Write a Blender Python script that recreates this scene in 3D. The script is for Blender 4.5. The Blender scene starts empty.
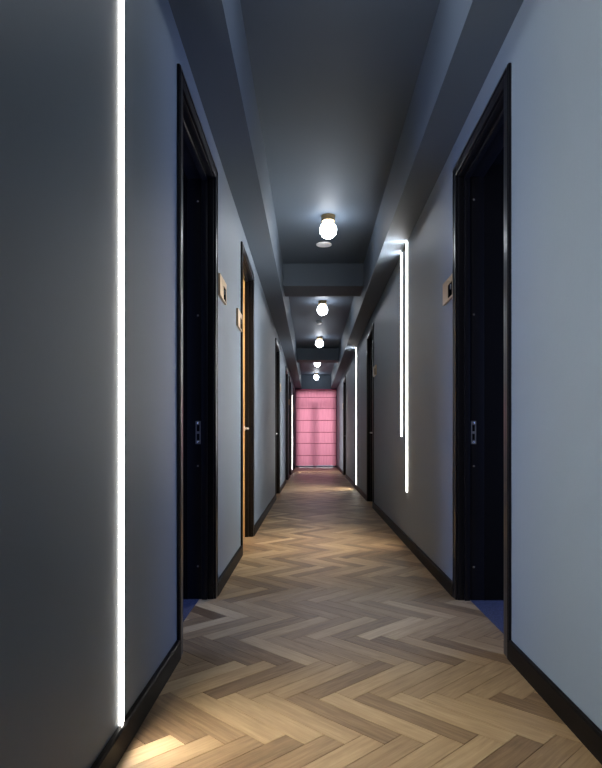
import bpy, bmesh, math, random
from mathutils import Vector, Matrix

random.seed(7)
scene = bpy.context.scene
COL = scene.collection
PI = math.pi

# ------------------------------------------------------------------ camera
F_PX, CAM_H = 605.0, 0.92
cam_d = bpy.data.cameras.new('camera')
cam = bpy.data.objects.new('camera', cam_d)
COL.objects.link(cam)
cam.location = (0, 0, CAM_H)
cam.rotation_euler = (PI / 2, 0, 0)
cam_d.sensor_fit = 'VERTICAL'
cam_d.sensor_height = 36.0
cam_d.lens = F_PX * 36.0 / 768.0
cam_d.shift_x = -11.0 / 768.0
cam_d.shift_y = 56.0 / 768.0
cam_d.clip_start = 0.02
scene.camera = cam

# ------------------------------------------------------------------ world, light, exposure
world = bpy.data.worlds.new('world')
scene.world = world
world.use_nodes = True
bg = world.node_tree.nodes['Background']
bg.inputs[0].default_value = (0.45, 0.6, 1.0, 1)
bg.inputs[1].default_value = 0.3

STRIP_L = 215.0
PAIR_L = 300.0
LIP_L = 8.0
GLOBE_L = 34.0
WINDOW_W = 138.0
ROOM_W = 45.0


def area(name, loc, rot, sx, sy, power, color):
    d = bpy.data.lights.new(name, 'AREA')
    d.shape = 'RECTANGLE'
    d.size, d.size_y = sx, sy
    d.energy = power
    d.color = color
    o = bpy.data.objects.new(name, d)
    o.location = loc
    o.rotation_euler = rot
    COL.objects.link(o)
    return o


# daylight outside the end window, daylight of the two open rooms
area('daylight_end_window', (0.14, 22.3, 1.7), (-PI / 2, 0, 0), 2.2, 3.0, WINDOW_W, (1.0, 0.97, 0.95))
area('daylight_left_room', (-2.45, 3.02, 1.4), (0, -PI / 2, 0), 2.2, 0.85, ROOM_W, (0.28, 0.43, 1.0))
area('daylight_right_room', (2.72, 3.02, 1.4), (0, PI / 2, 0), 2.2, 0.85, ROOM_W, (0.28, 0.43, 1.0))

vs = scene.view_settings
vs.view_transform = 'Standard'
vs.look = 'None'
vs.gamma = 1.0
vs.use_curve_mapping = False
vs.exposure = 0.0

# ------------------------------------------------------------------ dimensions
XL, XR = -0.569, 0.838            # wall faces
ZS, ZC = 2.66, 3.105              # underside of the side bulkheads, ceiling
BL, BR = -0.357, 0.637            # inner faces of the bulkheads
Y0, Y1 = -3.4, 20.4               # ends of the corridor
WT = 0.15                         # wall thickness
DOOR_TOP = 2.505                  # top of the casings
CW, CT = 0.066, 0.013             # casing width, thickness
DOORS = [                         # side, near, far, kind
    (-1, 2.545, 3.570, 'open'),
    (1, 2.540, 3.545, 'open'),
    (-1, 4.825, 5.815, 'oak'),
    (-1, 9.380, 10.44, 'oak'),
    (-1, 13.00, 13.98, 'oak'),
    (-1, 14.98, 15.97, 'oak'),
    (-1, 18.36, 19.36, 'oak'),
    (1, 8.210, 9.140, 'oak'),
    (1, 14.92, 15.96, 'oak'),
]


# ------------------------------------------------------------------ materials
def mat(name):
    m = bpy.data.materials.new(name)
    m.use_nodes = True
    nt = m.node_tree
    return m, nt, nt.nodes['Principled BSDF']


def simple(name, col, rough=0.5, metal=0.0, spec=0.5, bump=0.0, bscale=200.0, vary=0.0, vscale=3.0):
    m, nt, b = mat(name)
    b.inputs['Base Color'].default_value = (*col, 1)
    b.inputs['Roughness'].default_value = rough
    b.inputs['Metallic'].default_value = metal
    b.inputs['Specular IOR Level'].default_value = spec
    N, L = nt.nodes.new, nt.links.new
    tc = N('ShaderNodeTexCoord')
    if vary:
        n = N('ShaderNodeTexNoise')
        n.inputs['Scale'].default_value = vscale
        n.inputs['Detail'].default_value = 4
        L(tc.outputs['Object'], n.inputs['Vector'])
        mx = N('ShaderNodeMix')
        mx.data_type = 'RGBA'
        mx.inputs['A'].default_value = (*[c * (1 - vary) for c in col], 1)
        mx.inputs['B'].default_value = (*[min(1, c * (1 + vary)) for c in col], 1)
        L(n.outputs['Fac'], mx.inputs['Factor'])
        L(mx.outputs['Result'], b.inputs['Base Color'])
    if bump:
        n2 = N('ShaderNodeTexNoise')
        n2.inputs['Scale'].default_value = bscale
        n2.inputs['Detail'].default_value = 3
        L(tc.outputs['Object'], n2.inputs['Vector'])
        bp = N('ShaderNodeBump')
        bp.inputs['Strength'].default_value = bump
        bp.inputs['Distance'].default_value = 0.002
        L(n2.outputs['Fac'], bp.inputs['Height'])
        L(bp.outputs['Normal'], b.inputs['Normal'])
    return m


def emit(name, col, strength):
    m, nt, b = mat(name)
    b.inputs['Base Color'].default_value = (0.8, 0.8, 0.8, 1)
    b.inputs['Emission Color'].default_value = (*col, 1)
    b.inputs['Emission Strength'].default_value = strength
    return m


def oak_mat(name, dark, light, rough=0.4):
    m, nt, b = mat(name)
    N, L = nt.nodes.new, nt.links.new
    tc = N('ShaderNodeTexCoord')
    mp = N('ShaderNodeMapping')
    mp.inputs['Scale'].default_value = (9, 9, 0.7)
    L(tc.outputs['Object'], mp.inputs['Vector'])
    n = N('ShaderNodeTexNoise')
    n.inputs['Scale'].default_value = 6
    n.inputs['Detail'].default_value = 6
    L(mp.outputs['Vector'], n.inputs['Vector'])
    r = N('ShaderNodeValToRGB')
    r.color_ramp.elements[0].color = (*dark, 1)
    r.color_ramp.elements[0].position = 0.3
    r.color_ramp.elements[1].color = (*light, 1)
    r.color_ramp.elements[1].position = 0.7
    L(n.outputs['Fac'], r.inputs['Fac'])
    L(r.outputs['Color'], b.inputs['Base Color'])
    b.inputs['Roughness'].default_value = rough
    return m


def plank_mat():
    m, nt, b = mat('oak_herringbone')
    N, L = nt.nodes.new, nt.links.new
    uv = N('ShaderNodeUVMap')
    uv.uv_map = 'UVMap'
    at = N('ShaderNodeAttribute')
    at.attribute_name = 'tone'
    # long grain
    mp = N('ShaderNodeMapping')
    mp.inputs['Scale'].default_value = (3.0, 55.0, 1.0)
    L(uv.outputs['UV'], mp.inputs['Vector'])
    n1 = N('ShaderNodeTexNoise')
    n1.inputs['Scale'].default_value = 1.6
    n1.inputs['Detail'].default_value = 7
    n1.inputs['Roughness'].default_value = 0.62
    n1.inputs['Distortion'].default_value = 0.6
    L(mp.outputs['Vector'], n1.inputs['Vector'])
    # broad cathedral figure
    mp2 = N('ShaderNodeMapping')
    mp2.inputs['Scale'].default_value = (3.2, 14.0, 1.0)
    L(uv.outputs['UV'], mp2.inputs['Vector'])
    n2 = N('ShaderNodeTexNoise')
    n2.inputs['Scale'].default_value = 1.3
    n2.inputs['Detail'].default_value = 3
    n2.inputs['Distortion'].default_value = 1.4
    L(mp2.outputs['Vector'], n2.inputs['Vector'])
    ramp = N('ShaderNodeValToRGB')
    e = ramp.color_ramp.elements
    e[0].position, e[0].color = 0.0, (0.122, 0.070, 0.033, 1)
    e[1].position, e[1].color = 1.0, (0.53, 0.385, 0.212, 1)
    k = e.new(0.38)
    k.color = (0.268, 0.172, 0.085, 1)
    k = e.new(0.7)
    k.color = (0.405, 0.277, 0.143, 1)
    # tone*0.62 + grain
    a1 = N('ShaderNodeMath'); a1.operation = 'MULTIPLY_ADD'
    L(n1.outputs['Fac'], a1.inputs[0]); a1.inputs[1].default_value = 0.75
    L(at.outputs['Fac'], a1.inputs[2])
    a2 = N('ShaderNodeMath'); a2.operation = 'MULTIPLY_ADD'
    L(n2.outputs['Fac'], a2.inputs[0]); a2.inputs[1].default_value = 0.45
    L(a1.outputs[0], a2.inputs[2])
    a3 = N('ShaderNodeMath'); a3.operation = 'SUBTRACT'
    L(a2.outputs[0], a3.inputs[0]); a3.inputs[1].default_value = 0.6
    L(a3.outputs[0], ramp.inputs['Fac'])
    L(ramp.outputs['Color'], b.inputs['Base Color'])
    rr = N('ShaderNodeMapRange')
    L(n1.outputs['Fac'], rr.inputs['Value'])
    rr.inputs['To Min'].default_value = 0.50
    rr.inputs['To Max'].default_value = 0.34
    L(rr.outputs['Result'], b.inputs['Roughness'])
    b.inputs['Specular IOR Level'].default_value = 0.45
    bp = N('ShaderNodeBump')
    bp.inputs['Strength'].default_value = 0.25
    bp.inputs['Distance'].default_value = 0.002
    L(n1.outputs['Fac'], bp.inputs['Height'])
    L(bp.outputs['Normal'], b.inputs['Normal'])
    return m


def blind_mat():
    m, nt, b = mat('pink_blind_fabric')
    N, L = nt.nodes.new, nt.links.new
    tc = N('ShaderNodeTexCoord')
    mp = N('ShaderNodeMapping')
    mp.inputs['Scale'].default_value = (40, 1, 1.2)
    L(tc.outputs['Object'], mp.inputs['Vector'])
    n = N('ShaderNodeTexNoise')
    n.inputs['Scale'].default_value = 1.5
    n.inputs['Detail'].default_value = 4
    L(mp.outputs['Vector'], n.inputs['Vector'])
    r = N('ShaderNodeValToRGB')
    r.color_ramp.elements[0].color = (0.76, 0.26, 0.33, 1)
    r.color_ramp.elements[0].position = 0.3
    r.color_ramp.elements[1].color = (0.88, 0.34, 0.41, 1)
    r.color_ramp.elements[1].position = 0.7
    L(n.outputs['Fac'], r.inputs['Fac'])
    L(r.outputs['Color'], b.inputs['Base Color'])
    b.inputs['Roughness'].default_value = 0.9
    b.inputs['Specular IOR Level'].default_value = 0.1
    tr = N('ShaderNodeBsdfTranslucent')
    L(r.outputs['Color'], tr.inputs['Color'])
    mx = N('ShaderNodeMixShader')
    mx.inputs[0].default_value = 0.6
    L(b.outputs[0], mx.inputs[1])
    L(tr.outputs[0], mx.inputs[2])
    L(mx.outputs[0], nt.nodes['Material Output'].inputs['Surface'])
    return m


def pane_mat():
    m, nt, b = mat('window_glass')
    N, L = nt.nodes.new, nt.links.new
    t = N('ShaderNodeBsdfTransparent')
    t.inputs[0].default_value = (0.93, 0.96, 1, 1)
    g = N('ShaderNodeBsdfGlossy')
    g.inputs['Roughness'].default_value = 0.02
    mx = N('ShaderNodeMixShader')
    mx.inputs[0].default_value = 0.08
    L(t.outputs[0], mx.inputs[1])
    L(g.outputs[0], mx.inputs[2])
    L(mx.outputs[0], nt.nodes['Material Output'].inputs['Surface'])
    return m


def carpet_mat():
    m, nt, b = mat('navy_carpet')
    N, L = nt.nodes.new, nt.links.new
    tc = N('ShaderNodeTexCoord')
    v = N('ShaderNodeTexVoronoi')
    v.inputs['Scale'].default_value = 110
    L(tc.outputs['Object'], v.inputs['Vector'])
    r = N('ShaderNodeValToRGB')
    r.color_ramp.elements[0].color = (0.05, 0.06, 0.12, 1)
    r.color_ramp.elements[1].color = (0.015, 0.02, 0.05, 1)
    r.color_ramp.elements[1].position = 0.7
    L(v.outputs['Distance'], r.inputs['Fac'])
    L(r.outputs['Color'], b.inputs['Base Color'])
    b.inputs['Roughness'].default_value = 0.95
    bp = N('ShaderNodeBump')
    bp.inputs['Strength'].default_value = 0.6
    bp.inputs['Distance'].default_value = 0.004
    L(v.outputs['Distance'], bp.inputs['Height'])
    L(bp.outputs['Normal'], b.inputs['Normal'])
    return m


M_WALL = simple('blue_grey_paint', (0.142, 0.178, 0.224), 0.54, spec=0.35, bump=0.10, bscale=60, vary=0.03, vscale=1.5)
M_CEIL = simple('shaded_wall_paint', (0.072, 0.092, 0.118), 0.6, spec=0.15, bump=0.06, bscale=60, vary=0.03, vscale=1.5)  # wall paint in a darker copy: the dim light overhead is put into the colour
M_BLACK = simple('black_lacquer', (0.006, 0.006, 0.008), 0.30, spec=0.26)
M_BASE = simple('dark_skirting', (0.006, 0.005, 0.0045), 0.42, spec=0.04)
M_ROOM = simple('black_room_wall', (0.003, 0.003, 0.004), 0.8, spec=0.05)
M_FLOOR = plank_mat()
M_SLAB = simple('joint_filler', (0.17, 0.115, 0.07), 0.8)
M_CARPET = carpet_mat()
M_STRIP = emit('led_diffuser', (1.0, 0.975, 0.94), STRIP_L)
M_LIP = emit('led_diffuser_lip', (1.0, 0.96, 0.88), LIP_L)
M_PAIR = emit('led_diffuser_right', (1.0, 0.975, 0.94), PAIR_L)
M_ALU = simple('strip_channel', (0.6, 0.6, 0.6), 0.4, metal=0.8)
M_GLOBE = emit('opal_glass_lit', (0.87, 0.92, 1.0), GLOBE_L)
M_BRASS = simple('satin_brass', (0.38, 0.27, 0.14), 0.42, metal=0.85)
M_PLATE = simple('champagne_plate', (0.58, 0.43, 0.26), 0.38, metal=0.75)
M_INK = simple('plate_black', (0.002, 0.002, 0.0025), 0.9, spec=0.0)
M_MARK = simple('plate_mark', (0.16, 0.18, 0.22), 0.5)
M_STEEL = simple('brushed_steel', (0.62, 0.62, 0.64), 0.30, metal=0.9)
M_LEVER = simple('pale_satin_steel', (0.85, 0.85, 0.86), 0.4, metal=0.4)
M_DULL = simple('dull_bronze', (0.16, 0.14, 0.12), 0.5, metal=0.5)
M_CHROME = simple('chrome', (0.8, 0.8, 0.82), 0.12, metal=1.0)
M_OAK = oak_mat('golden_oak_veneer', (0.50, 0.26, 0.07), (0.68, 0.38, 0.12))
M_WHITE = simple('white_plastic', (0.93, 0.92, 0.95), 0.5)
M_GREY = simple('detector_plastic', (0.30, 0.31, 0.33), 0.4)
M_PALE = simple('detector_lens', (0.75, 0.75, 0.75), 0.35)
M_BLIND = blind_mat()
M_SEAM = simple('pink_batten', (0.42, 0.07, 0.14), 0.8)
M_WINF = simple('window_frame_white', (0.55, 0.56, 0.60), 0.4)
M_PANE = pane_mat()


# ------------------------------------------------------------------ mesh helpers
def add_box(bm, a, b, bevel=0.0):
    x0, x1 = sorted((a[0], b[0])); y0, y1 = sorted((a[1], b[1])); z0, z1 = sorted((a[2], b[2]))
    v = [bm.verts.new(p) for p in ((x0, y0, z0), (x1, y0, z0), (x1, y1, z0), (x0, y1, z0),
                                   (x0, y0, z1), (x1, y0, z1), (x1, y1, z1), (x0, y1, z1))]
    fs = [bm.faces.new([v[i] for i in q]) for q in
          ((0, 3, 2, 1), (4, 5, 6, 7), (0, 1, 5, 4), (1, 2, 6, 5), (2, 3, 7, 6), (3, 0, 4, 7))]
    if bevel:
        es = list({e for f in fs for e in f.edges})
        bmesh.ops.bevel(bm, geom=es, offset=bevel, segments=2, affect='EDGES', profile=0.5)


def add_lathe(bm, prof, seg=40, axis='Z', origin=(0, 0, 0)):
    o = Vector(origin)

    def P(r, h, a):
        c, s = r * math.cos(a), r * math.sin(a)
        if axis == 'Z':
            return o + Vector((c, s, h))
        if axis == 'X':
            return o + Vector((h, c, s))
        return o + Vector((c, h, s))
    rings = []
    for r, h in prof:
        if r < 1e-6:
            rings.append([bm.verts.new(P(0, h, 0))])
        else:
            rings.append([bm.verts.new(P(r, h, 2 * PI * i / seg)) for i in range(seg)])
    for A, B in zip(rings, rings[1:]):
        for i in range(seg):
            j = (i + 1) % seg
            if len(A) == 1 and len(B) == 1:
                continue
            if len(A) == 1:
                bm.faces.new((A[0], B[i], B[j]))
            elif len(B) == 1:
                bm.faces.new((A[i], B[0], A[j]))
            else:
                bm.faces.new((A[i], B[i], B[j], A[j]))


def add_prism_z(bm, pts, z0, z1):
    lo = [bm.verts.new((x, y, z0)) for x, y in pts]
    hi = [bm.verts.new((x, y, z1)) for x, y in pts]
    n = len(pts)
    bm.faces.new(lo[::-1]); bm.faces.new(hi)
    for i in range(n):
        j = (i + 1) % n
        bm.faces.new((lo[i], lo[j], hi[j], hi[i]))


def obj(name, bm, m, parent=None, smooth=False, recalc=True):
    if recalc:
        bmesh.ops.recalc_face_normals(bm, faces=bm.faces[:])
    me = bpy.data.meshes.new(name)
    bm.to_mesh(me)
    bm.free()
    me.materials.append(m)
    if smooth:
        for p in me.polygons:
            p.use_smooth = True
        try:
            me.set_sharp_from_angle(angle=math.radians(40))
        except Exception:
            pass
    o = bpy.data.objects.new(name, me)
    COL.objects.link(o)
    if parent:
        o.parent = parent
    return o


def tag(o, label, cat, group=None, kind=None):
    o['label'] = label
    o['category'] = cat
    if group:
        o['group'] = group
    if kind:
        o['kind'] = kind
    return o


def empty(name, loc, rz=0.0):
    o = bpy.data.objects.new(name, None)
    o.empty_display_size = 0.1
    o.location = loc
    o.rotation_euler = (0, 0, rz)
    COL.objects.link(o)
    return o


def copy_tree(o, parent=None):
    c = o.copy()
    COL.objects.link(c)
    if parent:
        c.parent = parent
    for ch in list(o.children):
        copy_tree(ch, c)
    return c


def new():
    return bmesh.new()


# ------------------------------------------------------------------ shell: walls
def build_wall(side):
    x = XL if side < 0 else XR
    xo = x + side * WT
    bm = new()
    ds = sorted((a, b) for s, a, b, k in DOORS if s == side)
    y = Y0 - 0.15
    for a, b in ds:
        add_box(bm, (x, y, -0.03), (xo, a + 0.03, ZC + 0.1))
        add_box(bm, (x, a + 0.03, DOOR_TOP - 0.03), (xo, b - 0.03, ZC + 0.1))
        y = b - 0.03
    add_box(bm, (x, y, -0.03), (xo, Y1 + 0.3, ZC + 0.1))
    nm = 'wall_left' if side < 0 else 'wall_right'
    o = obj(nm, bm, M_WALL)
    tag(o, 'blue grey painted wall on the %s side of the corridor' % ('left' if side < 0 else 'right'), 'wall', kind='structure')
    # skirting between the casings
    bm = new()
    t = 0.018
    y = Y0
    segs = []
    for a, b in ds:
        segs.append((y, a)); y = b
    segs.append((y, Y1))
    h = 0.079
    for a, b in segs:
        prof = [(0, 0), (t, 0), (t, h - 0.006), (t - 0.005, h), (0, h)]
        vs0 = [bm.verts.new((x - side * p, a, z)) for p, z in prof]
        vs1 = [bm.verts.new((x - side * p, b, z)) for p, z in prof]
        n = len(prof)
        bm.faces.new(vs0); bm.faces.new(vs1[::-1])
        for i in range(n):
            j = (i + 1) % n
            bm.faces.new((vs0[i], vs1[i], vs1[j], vs0[j]))
    nm = 'baseboard_left' if side < 0 else 'baseboard_right'
    tag(obj(nm, bm, M_BASE), 'dark skirting board along the foot of the %s wall' % ('left' if side < 0 else 'right'), 'baseboard', kind='structure')


build_wall(-1)
build_wall(1)

# ceiling and its boxed sides
bm = new()
add_box(bm, (XL, Y0, ZC), (XR, Y1, ZC + 0.1))
tag(obj('ceiling', bm, M_CEIL), 'blue grey ceiling above the corridor, its colour darkened for shade', 'ceiling', kind='structure')
bm = new()
add_box(bm, (XL, Y0, ZS), (BL, Y1, ZC))
tag(obj('trim_1', bm, M_CEIL), 'boxed bulkhead running along the top of the left wall', 'bulkhead', kind='structure')
bm = new()
add_box(bm, (BR, Y0, ZS), (XR, Y1, ZC))
tag(obj('trim_2', bm, M_CEIL), 'boxed bulkhead running along the top of the right wall', 'bulkhead', kind='structure')
bm = new()
add_box(bm, (BL, 7.49, 2.826), (BR, 8.03, ZC))
tag(obj('trim_3', bm, M_CEIL), 'nearer ceiling beam crossing between the two bulkheads', 'beam', kind='structure')
bm = new()
add_box(bm, (BL, 14.4, 2.826), (BR, 14.92, ZC))
tag(obj('trim_4', bm, M_CEIL), 'farther ceiling beam crossing between the two bulkheads', 'beam', kind='structure')

# end wall with the window opening
WX0, WX1, WZ0, WZ1 = -0.50, 0.77, 0.03, 2.52
bm = new()
add_box(bm, (XL, Y1, -0.03), (WX0, Y1 + 0.2, ZC + 0.1))
add_box(bm, (WX1, Y1, -0.03), (XR, Y1 + 0.2, ZC + 0.1))
add_box(bm, (WX0, Y1, WZ1), (WX1, Y1 + 0.2, ZC + 0.1))
add_box(bm, (WX0, Y1, -0.03), (WX1, Y1 + 0.2, WZ0))
tag(obj('wall_end', bm, M_CEIL), 'end wall around the window with the pink blind', 'wall', kind='structure')
bm = new()
add_box(bm, (XL, Y0 - 0.15, -0.03), (XR, Y0, ZC + 0.1))
tag(obj('wall_back', bm, M_WALL), 'plain wall closing the corridor behind the viewer', 'wall', kind='structure')

# ------------------------------------------------------------------ herringbone floor
W_P, L_P = 0.0853, 0.449
OX, OY = 0.023, 2.147
R2 = math.sqrt(0.5)


def clip_rect(poly, r):
    x0, x1, y0, y1 = r

    def cut(P, f):
        out = []
        for i in range(len(P)):
            a, b = P[i], P[(i + 1) % len(P)]
            fa, fb = f(a), f(b)
            if fa >= 0:
                out.append(a)
            if fa * fb < 0:
                t = fa / (fa - fb)
                out.append((a[0] + (b[0] - a[0]) * t, a[1] + (b[1] - a[1]) * t))
        return out
    for f in (lambda p: p[0] - x0, lambda p: x1 - p[0], lambda p: p[1] - y0, lambda p: y1 - p[1]):
        poly = cut(poly, f)
        if len(poly) < 3:
            return []
    return poly


def poly_area(P):
    return 0.5 * sum(P[i][0] * P[(i + 1) % len(P)][1] - P[(i + 1) % len(P)][0] * P[i][1] for i in range(len(P)))


rects = [(XL - 0.002, XR + 0.002, Y0, Y1)]
for s, a, b, k in DOORS:
    if s < 0:
        rects.append((XL - 0.082, XL - 0.002, a + 0.07, b - 0.07))
    else:
        rects.append((XR + 0.002, XR + 0.070, a + 0.07, b - 0.07))
bm = new()
uvl = bm.loops.layers.uv.new('UVMap')
tone = bm.faces.layers.float.new('tone')
gap = 0.0012


def pq(p, q):
    return (OX + (p + q) * R2, OY + (p - q) * R2)


def plank(p0, p1, q0, q1, along_p):
    quad = [pq(p0 + gap, q0 + gap), pq(p0 + gap, q1 - gap), pq(p1 - gap, q1 - gap), pq(p1 - gap, q0 + gap)]
    if max(p[1] for p in quad) < Y0 or min(p[1] for p in quad) > Y1:
        return
    t = min(1.0, max(0.0, random.gauss(0.52, 0.17)))
    if random.random() < 0.20:
        t = random.uniform(0.12, 0.30)
    uo, vo = random.uniform(0, 50), random.uniform(0, 50)
    for r in rects:
        P = clip_rect(quad, r)
        if len(P) < 3 or abs(poly_area(P)) < 1e-6:
            continue
        if poly_area(P) < 0:
            P = P[::-1]
        top = [bm.verts.new((x, y, 0.0)) for x, y in P]
        bot = [bm.verts.new((x, y, -0.0045)) for x, y in P]
        fs = [bm.faces.new(top)]
        n = len(P)
        for i in range(n):
            j = (i + 1) % n
            fs.append(bm.faces.new((bot[i], bot[j], top[j], top[i])))
        for f in fs:
            f[tone] = t
            for l in f.loops:
                dx, dy = l.vert.co.x - OX, l.vert.co.y - OY
                pp, qq = (dx + dy) * R2, (dx - dy) * R2
                a, b = (pp, qq) if along_p else (qq, pp)
                l[uvl].uv = (a + uo, b + vo)


for m_ in range(-60, 60):
    for k in range(-320, 321):
        p0 = k * W_P - m_ * L_P
        q0 = k * W_P + m_ * L_P
        cx = OX + (p0 + q0) * R2
        cy = OY + (p0 - q0) * R2
        if cx < -1.6 or cx > 1.9 or cy < Y0 - 1 or cy > Y1 + 1:
            continue
        plank(p0, p0 + L_P, q0 - W_P, q0, True)
        plank(p0, p0 + W_P, q0, q0 + L_P, False)
fl = obj('floor', bm, M_FLOOR, recalc=False)
tag(fl, 'herringbone floor of warm oak planks along the corridor', 'floor', kind='structure')
bm = new()
add_box(bm, (XL - 0.08, Y0, -0.03), (XR + 0.066, Y1, -0.004))
tag(obj('floor_joints', bm, M_SLAB), 'filler in the joints between the oak floor planks', 'floor', kind='structure')


# ------------------------------------------------------------------ doors
def lever(parent, s, yd, z, toward):
    """lever handle on the corridor face of a leaf; local frame of the door"""
    t0 = 0.068
    X = lambda t: s * t
    bm = new()
    add_lathe(bm, [(0, -s * 0.000), (0.024, 0), (0.024, -s * 0.006), (0.021, -s * 0.008), (0, -s * 0.008)], 24, 'X', (X(t0), yd, z))
    add_lathe(bm, [(0, -s * 0.006), (0.009, -s * 0.006), (0.009, -s * 0.042), (0, -s * 0.042)], 16, 'X', (X(t0), yd, z))
    add_box(bm, (X(t0 - 0.030), yd - 0.010 * toward, z - 0.009), (X(t0 - 0.044), yd + 0.115 * toward, z + 0.009), 0.004)
    return obj('handle', bm, M_LEVER, parent, True)


def build_door(i, s, a, b, kind, label):
    x = XL if s < 0 else XR
    mid = (a + b) / 2
    root = empty('door_%d' % i, (x, mid, 0))
    tag(root, label, 'door', kind='structure')
    h = (b - a) / 2
    X = lambda t: s * t
    zt = DOOR_TOP
    # casing: flat architrave with a raised outer lip and a stepped inner edge
    bm = new()
    for sg in (-1, 1):
        add_box(bm, (X(0), sg * h, 0), (X(-CT), sg * (h - CW), zt), 0.002)
        add_box(bm, (X(-CT), sg * (h - 0.004), 0), (X(-CT - 0.003), sg * (h - 0.020), zt - 0.004), 0.001)
    add_box(bm, (X(0), -h + CW, zt - CW), (X(-CT), h - CW, zt), 0.002)
    add_box(bm, (X(-CT), -h + 0.02, zt - 0.004), (X(-CT - 0.003), h - 0.02, zt - 0.020), 0.001)
    obj('casing', bm, M_BLACK, root, True)
    # jamb: three steps of lining
    bm = new()
    steps = [(0.0, 0.036, 0.072), (0.036, 0.066, 0.088), (0.066, WT, 0.074)]
    for t0, t1, inn in steps:
        for sg in (-1, 1):
            add_box(bm, (X(t0), sg * (h - 0.031), 0), (X(t1), sg * (h - inn), zt - inn), 0.0015)
        add_box(bm, (X(t0), -h + 0.031, zt - inn), (X(t1), h - 0.031, zt - 0.031), 0.0015)
    obj('jamb', bm, M_BLACK, root, True)
    if kind == 'open':
        yj = h - 0.074                      # far jamb rebate face, looks at the camera
        zc_ = 0.963
        bm = new()
        xa, xb = X(0.074), X(0.103)
        y0_, y1_ = yj - 0.003, yj
        hh, hw = 0.066, 0.0
        e = 0.0065
        xi, xo_ = X(0.074 + e), X(0.103 - e)
        add_box(bm, (xa, y0_, zc_ - hh), (xi, y1_, zc_ + hh))
        add_box(bm, (xo_, y0_, zc_ - hh), (xb, y1_, zc_ + hh))
        for z0, z1 in ((-hh, -hh + 0.022), (-0.007, 0.007), (hh - 0.022, hh)):
            add_box(bm, (xi, y0_, zc_ + z0), (xo_, y1_, zc_ + z1))
        sp = obj('strike_plate', bm, M_STEEL, root)
        for z in (zc_ - hh + 0.011, zc_ + hh - 0.011):
            bm = new()
            add_lathe(bm, [(0, -0.0015), (0.003, -0.0012), (0.0045, 0), (0, 0)], 16, 'Y', (X(0.0885), y0_, z))
            obj('screw', bm, M_CHROME, sp, True)
        for z in (0.19, 0.77, 1.64, 2.30):
            bm = new()
            add_lathe(bm, [(0, -0.003), (0.004, -0.0025), (0.006, 0), (0, 0)], 16, 'Y', (X(0.090), yj, z))
            obj('jamb_plug', bm, M_DULL, root, True)
    else:
        bm = new()
        t0, t1 = 0.068, 0.108
        g = 0.078
        add_box(bm, (X(t0), -h + g, 0.006), (X(t1), h - g, zt - g), 0.001)
        # two shallow rails mark the face like the joint line of the veneer
        leaf = obj('door_leaf', bm, M_OAK, root, True)
        lever(leaf, s, h - g - 0.055, 1.028, -1)
    return root


LBL = [
    'open black framed doorway on the left wall, nearest the viewer',
    'open black framed doorway on the right wall, nearest the viewer',
    'closed golden oak door in a black frame, second on the left wall',
    'closed door in a black frame, third on the left wall',
    'closed door in a black frame, fourth on the left wall',
    'closed door in a black frame, fifth on the left wall',
    'closed door in a black frame on the left wall beside the pink blind',
    'closed door in a black frame, second on the right wall',
    'closed door in a black frame on the right wall nearest the pink blind',
]
for i, (s, a, b, k) in enumerate(DOORS):
    build_door(i + 1, s, a, b, k, LBL[i])

# dark entries behind the two open doorways
for s, a, b in ((-1, 2.545, 3.570), (1, 2.540, 3.545)):
    x = XL if s < 0 else XR
    xi, xo = x + s * WT, x + s * 2.0
    a0, b0 = a + 0.074, b - 0.074
    bm = new()
    add_box(bm, (xi, a0 - 0.08, -0.03), (xo, a0, 2.6))
    add_box(bm, (xi, b0, -0.03), (xo, b0 + 0.08, 2.6))
    add_box(bm, (xi, a0, 2.5), (xo, b0, 2.6))
    sd = 'left' if s < 0 else 'right'
    tag(obj('wall_entry_' + sd, bm, M_ROOM), 'black entry walls behind the open %s doorway' % sd, 'wall', kind='structure')
    bm = new()
    th = 0.082 if s < 0 else 0.070
    add_box(bm, (x + s * th, a0, -0.03), (xo, b0, 0.0))
    tag(obj('carpet', bm, M_CARPET), 'dark blue carpet inside the open %s doorway' % sd, 'carpet')

# ------------------------------------------------------------------ end window and blind
win = empty('window_1', ((WX0 + WX1) / 2, Y1 + 0.1, WZ0))
tag(win, 'tall window behind the pink roman blind at the corridor end', 'window', kind='structure')
wc = (WX0 + WX1) / 2
bm = new()
hw = (WX1 - WX0) / 2
H = WZ1 - WZ0
fw = 0.06
MX = 0.09 - wc                      # mullion
TZ = 2.10 - WZ0                     # transom
for (p, q) in (((-hw, 0), (-hw + fw, H)), ((hw - fw, 0), (hw, H)), ((-hw + fw, 0), (hw - fw, 0.012)), ((-hw + fw, H - fw), (hw - fw, H)),
               ((MX - 0.045, 0.012), (MX + 0.045, TZ - 0.045)), ((-hw + fw, TZ - 0.045), (hw - fw, TZ + 0.045))):
    add_box(bm, (p[0], 0.03, p[1]), (q[0], 0.095, q[1]), 0.004)
obj('window_frame', bm, M_WINF, win)
for (p, q) in (((-hw + fw, 0.012), (MX - 0.045, TZ - 0.045)), ((MX + 0.045, 0.012), (hw - fw, TZ - 0.045)), ((-hw + fw, TZ + 0.045), (hw - fw, H - fw))):
    bm = new()
    add_box(bm, (p[0], 0.047, p[1]), (q[0], 0.053, q[1]))
    obj('pane', bm, M_PANE, win)

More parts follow.
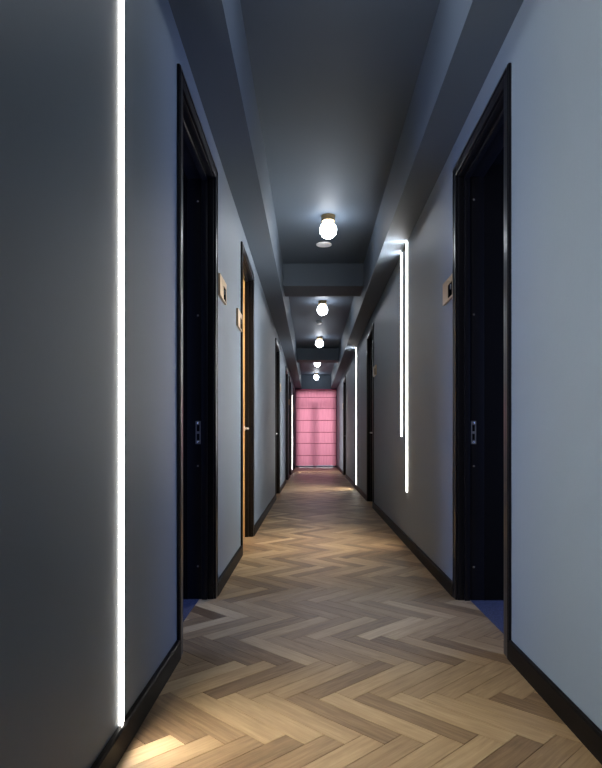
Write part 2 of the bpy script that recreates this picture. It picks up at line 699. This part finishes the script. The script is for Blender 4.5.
BX0, BX1 = -0.548, 0.820
bl = empty('roman_blind', ((BX0 + BX1) / 2, Y1 - 0.05, 0.062))
tag(bl, 'backlit pink roman blind covering the window at the corridor end', 'blind')
folds = [2.600, 2.353, 1.984, 1.580, 1.180, 0.806, 0.397, 0.062]
bw = (BX1 - BX0) / 2
NX = 90
for k in range(7):
    zt, zb = folds[k] - 0.062, folds[k + 1] - 0.062
    bm = new()
    NZ = 10
    ph = random.uniform(0, 6)
    grid = []
    for j in range(NZ + 1):
        f = j / NZ
        z = zt + (zb - zt) * f
        row = []
        for i in range(NX + 1):
            x = -bw + 2 * bw * i / NX
            y = -0.018 * f ** 3 + 0.004 * math.sin(x * 23 + ph + 0.8 * math.sin(7 * x)) * (0.3 + f)
            y += 0.003 * math.sin(x * 61 + 2 * ph)
            zz = z - (0.006 * math.sin(x * 4.5 + ph) * f if k == 6 else 0)
            row.append(bm.verts.new((x, y, zz)))
        grid.append(row)
    for j in range(NZ):
        for i in range(NX):
            bm.faces.new((grid[j][i], grid[j][i + 1], grid[j + 1][i + 1], grid[j + 1][i]))
    obj('fabric_panel', bm, M_BLIND, bl, True)
    if k < 6:
        bm = new()
        add_box(bm, (-bw, -0.026, zb - 0.008), (bw, -0.006, zb + 0.008), 0.003)
        obj('batten', bm, M_SEAM, bl)
bm = new()
add_box(bm, (-bw, -0.01, folds[0] - 0.062), (bw, 0.045, folds[0] - 0.062 + 0.03), 0.003)
obj('headrail', bm, M_SEAM, bl)

# ------------------------------------------------------------------ globe lights
LX = 0.150
lamp = empty('globe_ceiling_light', (0.158, 5.90, ZC))
bm = new()
add_lathe(bm, [(0, 0), (0.067, 0), (0.068, -0.006), (0.067, -0.018), (0.064, -0.022), (0.064, -0.034), (0.066, -0.038),
               (0.066, -0.054), (0.062, -0.057), (0, -0.057)], 48)
obj('mount', bm, M_BRASS, lamp, True)
bm = new()
pr = []
for i in range(25):
    a = PI * i / 24
    pr.append((0.082 * math.sin(a), -0.139 + 0.082 * math.cos(a)))
pr[0] = (0, pr[0][1]); pr[-1] = (0, pr[-1][1])
add_lathe(bm, pr, 48)
obj('globe', bm, M_GLOBE, lamp, True)
LN = ['lit opal globe ceiling light with brass mount just in front of white disc',
      'lit opal globe ceiling light just beyond the nearer ceiling beam',
      'lit opal globe ceiling light just in front of the farther ceiling beam',
      'lit opal globe ceiling light half hidden by the farther ceiling beam',
      'lit opal globe ceiling light farthest away, above the pink blind',
      'lit opal globe ceiling light above the two nearest open doorways']
for i, (x, y) in enumerate([(0.158, 5.90), (0.165, 9.52), (0.160, 12.83), (0.143, 16.25), (0.140, 19.75), (0.155, 2.42)]):
    o = lamp if i == 0 else copy_tree(lamp)
    o.location = (x, y, ZC)
    tag(o, LN[i], 'ceiling light', 'globe lights along the corridor ceiling')

# white disc and smoke detector
disc = empty('ceiling_speaker', (0.134, 6.755, ZC))
tag(disc, 'white round flat disc on the ceiling behind the nearest globe light', 'speaker')
bm = new()
add_lathe(bm, [(0, 0), (0.088, 0), (0.088, -0.005), (0.085, -0.009), (0.080, -0.010), (0, -0.010)], 48)
obj('rim', bm, M_WHITE, disc, True)
bm = new()
add_lathe(bm, [(0, -0.010), (0.078, -0.010), (0.060, -0.015), (0.03, -0.017), (0, -0.0175)], 48)
obj('grille', bm, M_WHITE, disc, True)
sm = empty('smoke_detector', (0.130, 11.15, ZC))
tag(sm, 'small round smoke detector on the ceiling beyond the nearer beam', 'smoke detector')
bm = new()
add_lathe(bm, [(0, 0), (0.060, 0), (0.060, -0.016), (0.052, -0.020), (0.050, -0.034), (0.045, -0.038), (0, -0.038)], 40)
obj('body', bm, M_GREY, sm, True)
bm = new()
add_lathe(bm, [(0, -0.038), (0.044, -0.038), (0.040, -0.048), (0.025, -0.055), (0, -0.057)], 40)
obj('cover', bm, M_PALE, sm, True)


# ------------------------------------------------------------------ LED strips
def strip(s, y, z0, z1, label):
    x = XL if s < 0 else XR
    o = empty('light_strip', (x, y, z0))
    tag(o, label, 'light strip', 'vertical light strips on the corridor walls')
    hw, p, lip = 0.010, 0.0085, 0.0025
    H = z1 - z0
    bm = new()
    add_box(bm, (0, -hw, 0), (-s * 0.0035, hw, H))
    obj('channel', bm, M_ALU, o)
    bm = new()
    add_box(bm, (-s * 0.0035, -hw, 0.001), (-s * 0.0045, hw, H))
    obj('led_face', bm, M_STRIP if y < 2 else M_PAIR, o)
    bm = new()
    for sg in (-1, 1):
        add_box(bm, (0, sg * hw, 0), (-s * p, sg * (hw + lip), H), 0.0012)
    obj('diffuser_lip', bm, M_LIP, o)
    return o


strip(-1, 1.792, 0.079, ZS, 'tall glowing light strip on the left wall in the foreground')
strip(1, 5.31, 0.464, ZS, 'longer nearer one of the paired light strips on the right wall')
strip(1, 5.63, 0.955, ZS, 'shorter farther one of the paired light strips on the right wall')
strip(1, 11.40, 0.079, ZS, 'single light strip far down the right wall')
strip(-1, 17.30, 0.079, 2.20, 'light strip at the far end of the left wall near the pink blind')


# ------------------------------------------------------------------ door signs
def sign(s):
    w, hh, t = 0.270, 0.132, 0.015
    o = empty('door_sign', (0, 0, 0))
    X = lambda v: -s * v
    R = -s                      # viewer facing the wall: right hand = -s * y
    y0, y1 = R * 0.005, R * 0.120
    zb, zt = -hh / 2 + 0.010, 0.026
    bm = new()
    for (q0, q1, z0, z1) in ((-R * w / 2, y0, -hh / 2, hh / 2), (y1, R * w / 2, -hh / 2, hh / 2),
                             (y0, y1, zt, hh / 2), (y0, y1, -hh / 2, zb)):
        add_box(bm, (X(0), q0, z0), (X(t), q1, z1))
    obj('plate', bm, M_PLATE, o)
    bm = new()
    add_box(bm, (X(0), y0, zb), (X(0.0125), y1, zt))
    p = obj('number_panel', bm, M_INK, o)
    bm = new()
    ya, yb = R * 0.060, R * 0.084
    th = 0.006 * R
    for (q0, q1, z0, z1) in ((ya, ya + th, -0.014, 0.014), (yb - th, yb, -0.014, 0.014), (ya, yb, 0.008, 0.014)):
        add_box(bm, (X(0.0125), q0, z0), (X(0.0138), q1, z1))
    obj('mark', bm, M_MARK, p)
    return o


SG = {-1: None, 1: None}
for s, y, lb in ((-1, 3.790, 'brass door sign with a black panel just past the nearest left doorway'),
                 (-1, 4.680, 'brass door sign with a black panel just before the oak door'),
                 (-1, 10.66, 'brass door sign past the third door of the left wall'),
                 (-1, 14.80, 'brass door sign before the fifth door of the left wall'),
                 (-1, 18.17, 'brass door sign by the left door next to the pink blind'),
                 (1, 3.675, 'brass door sign with a black panel just past the nearest right doorway'),
                 (1, 7.99, 'brass door sign just before the second door of the right wall'),
                 (1, 16.16, 'brass door sign past the right door nearest the pink blind')):
    if SG[s] is None:
        SG[s] = o = sign(s)
    else:
        o = copy_tree(SG[s])
    o.location = (XL if s < 0 else XR, y, 1.862 if y < 4 and s < 0 else 1.845 if s < 0 else 1.832)
    tag(o, lb, 'door sign', 'brass door signs beside the doors')
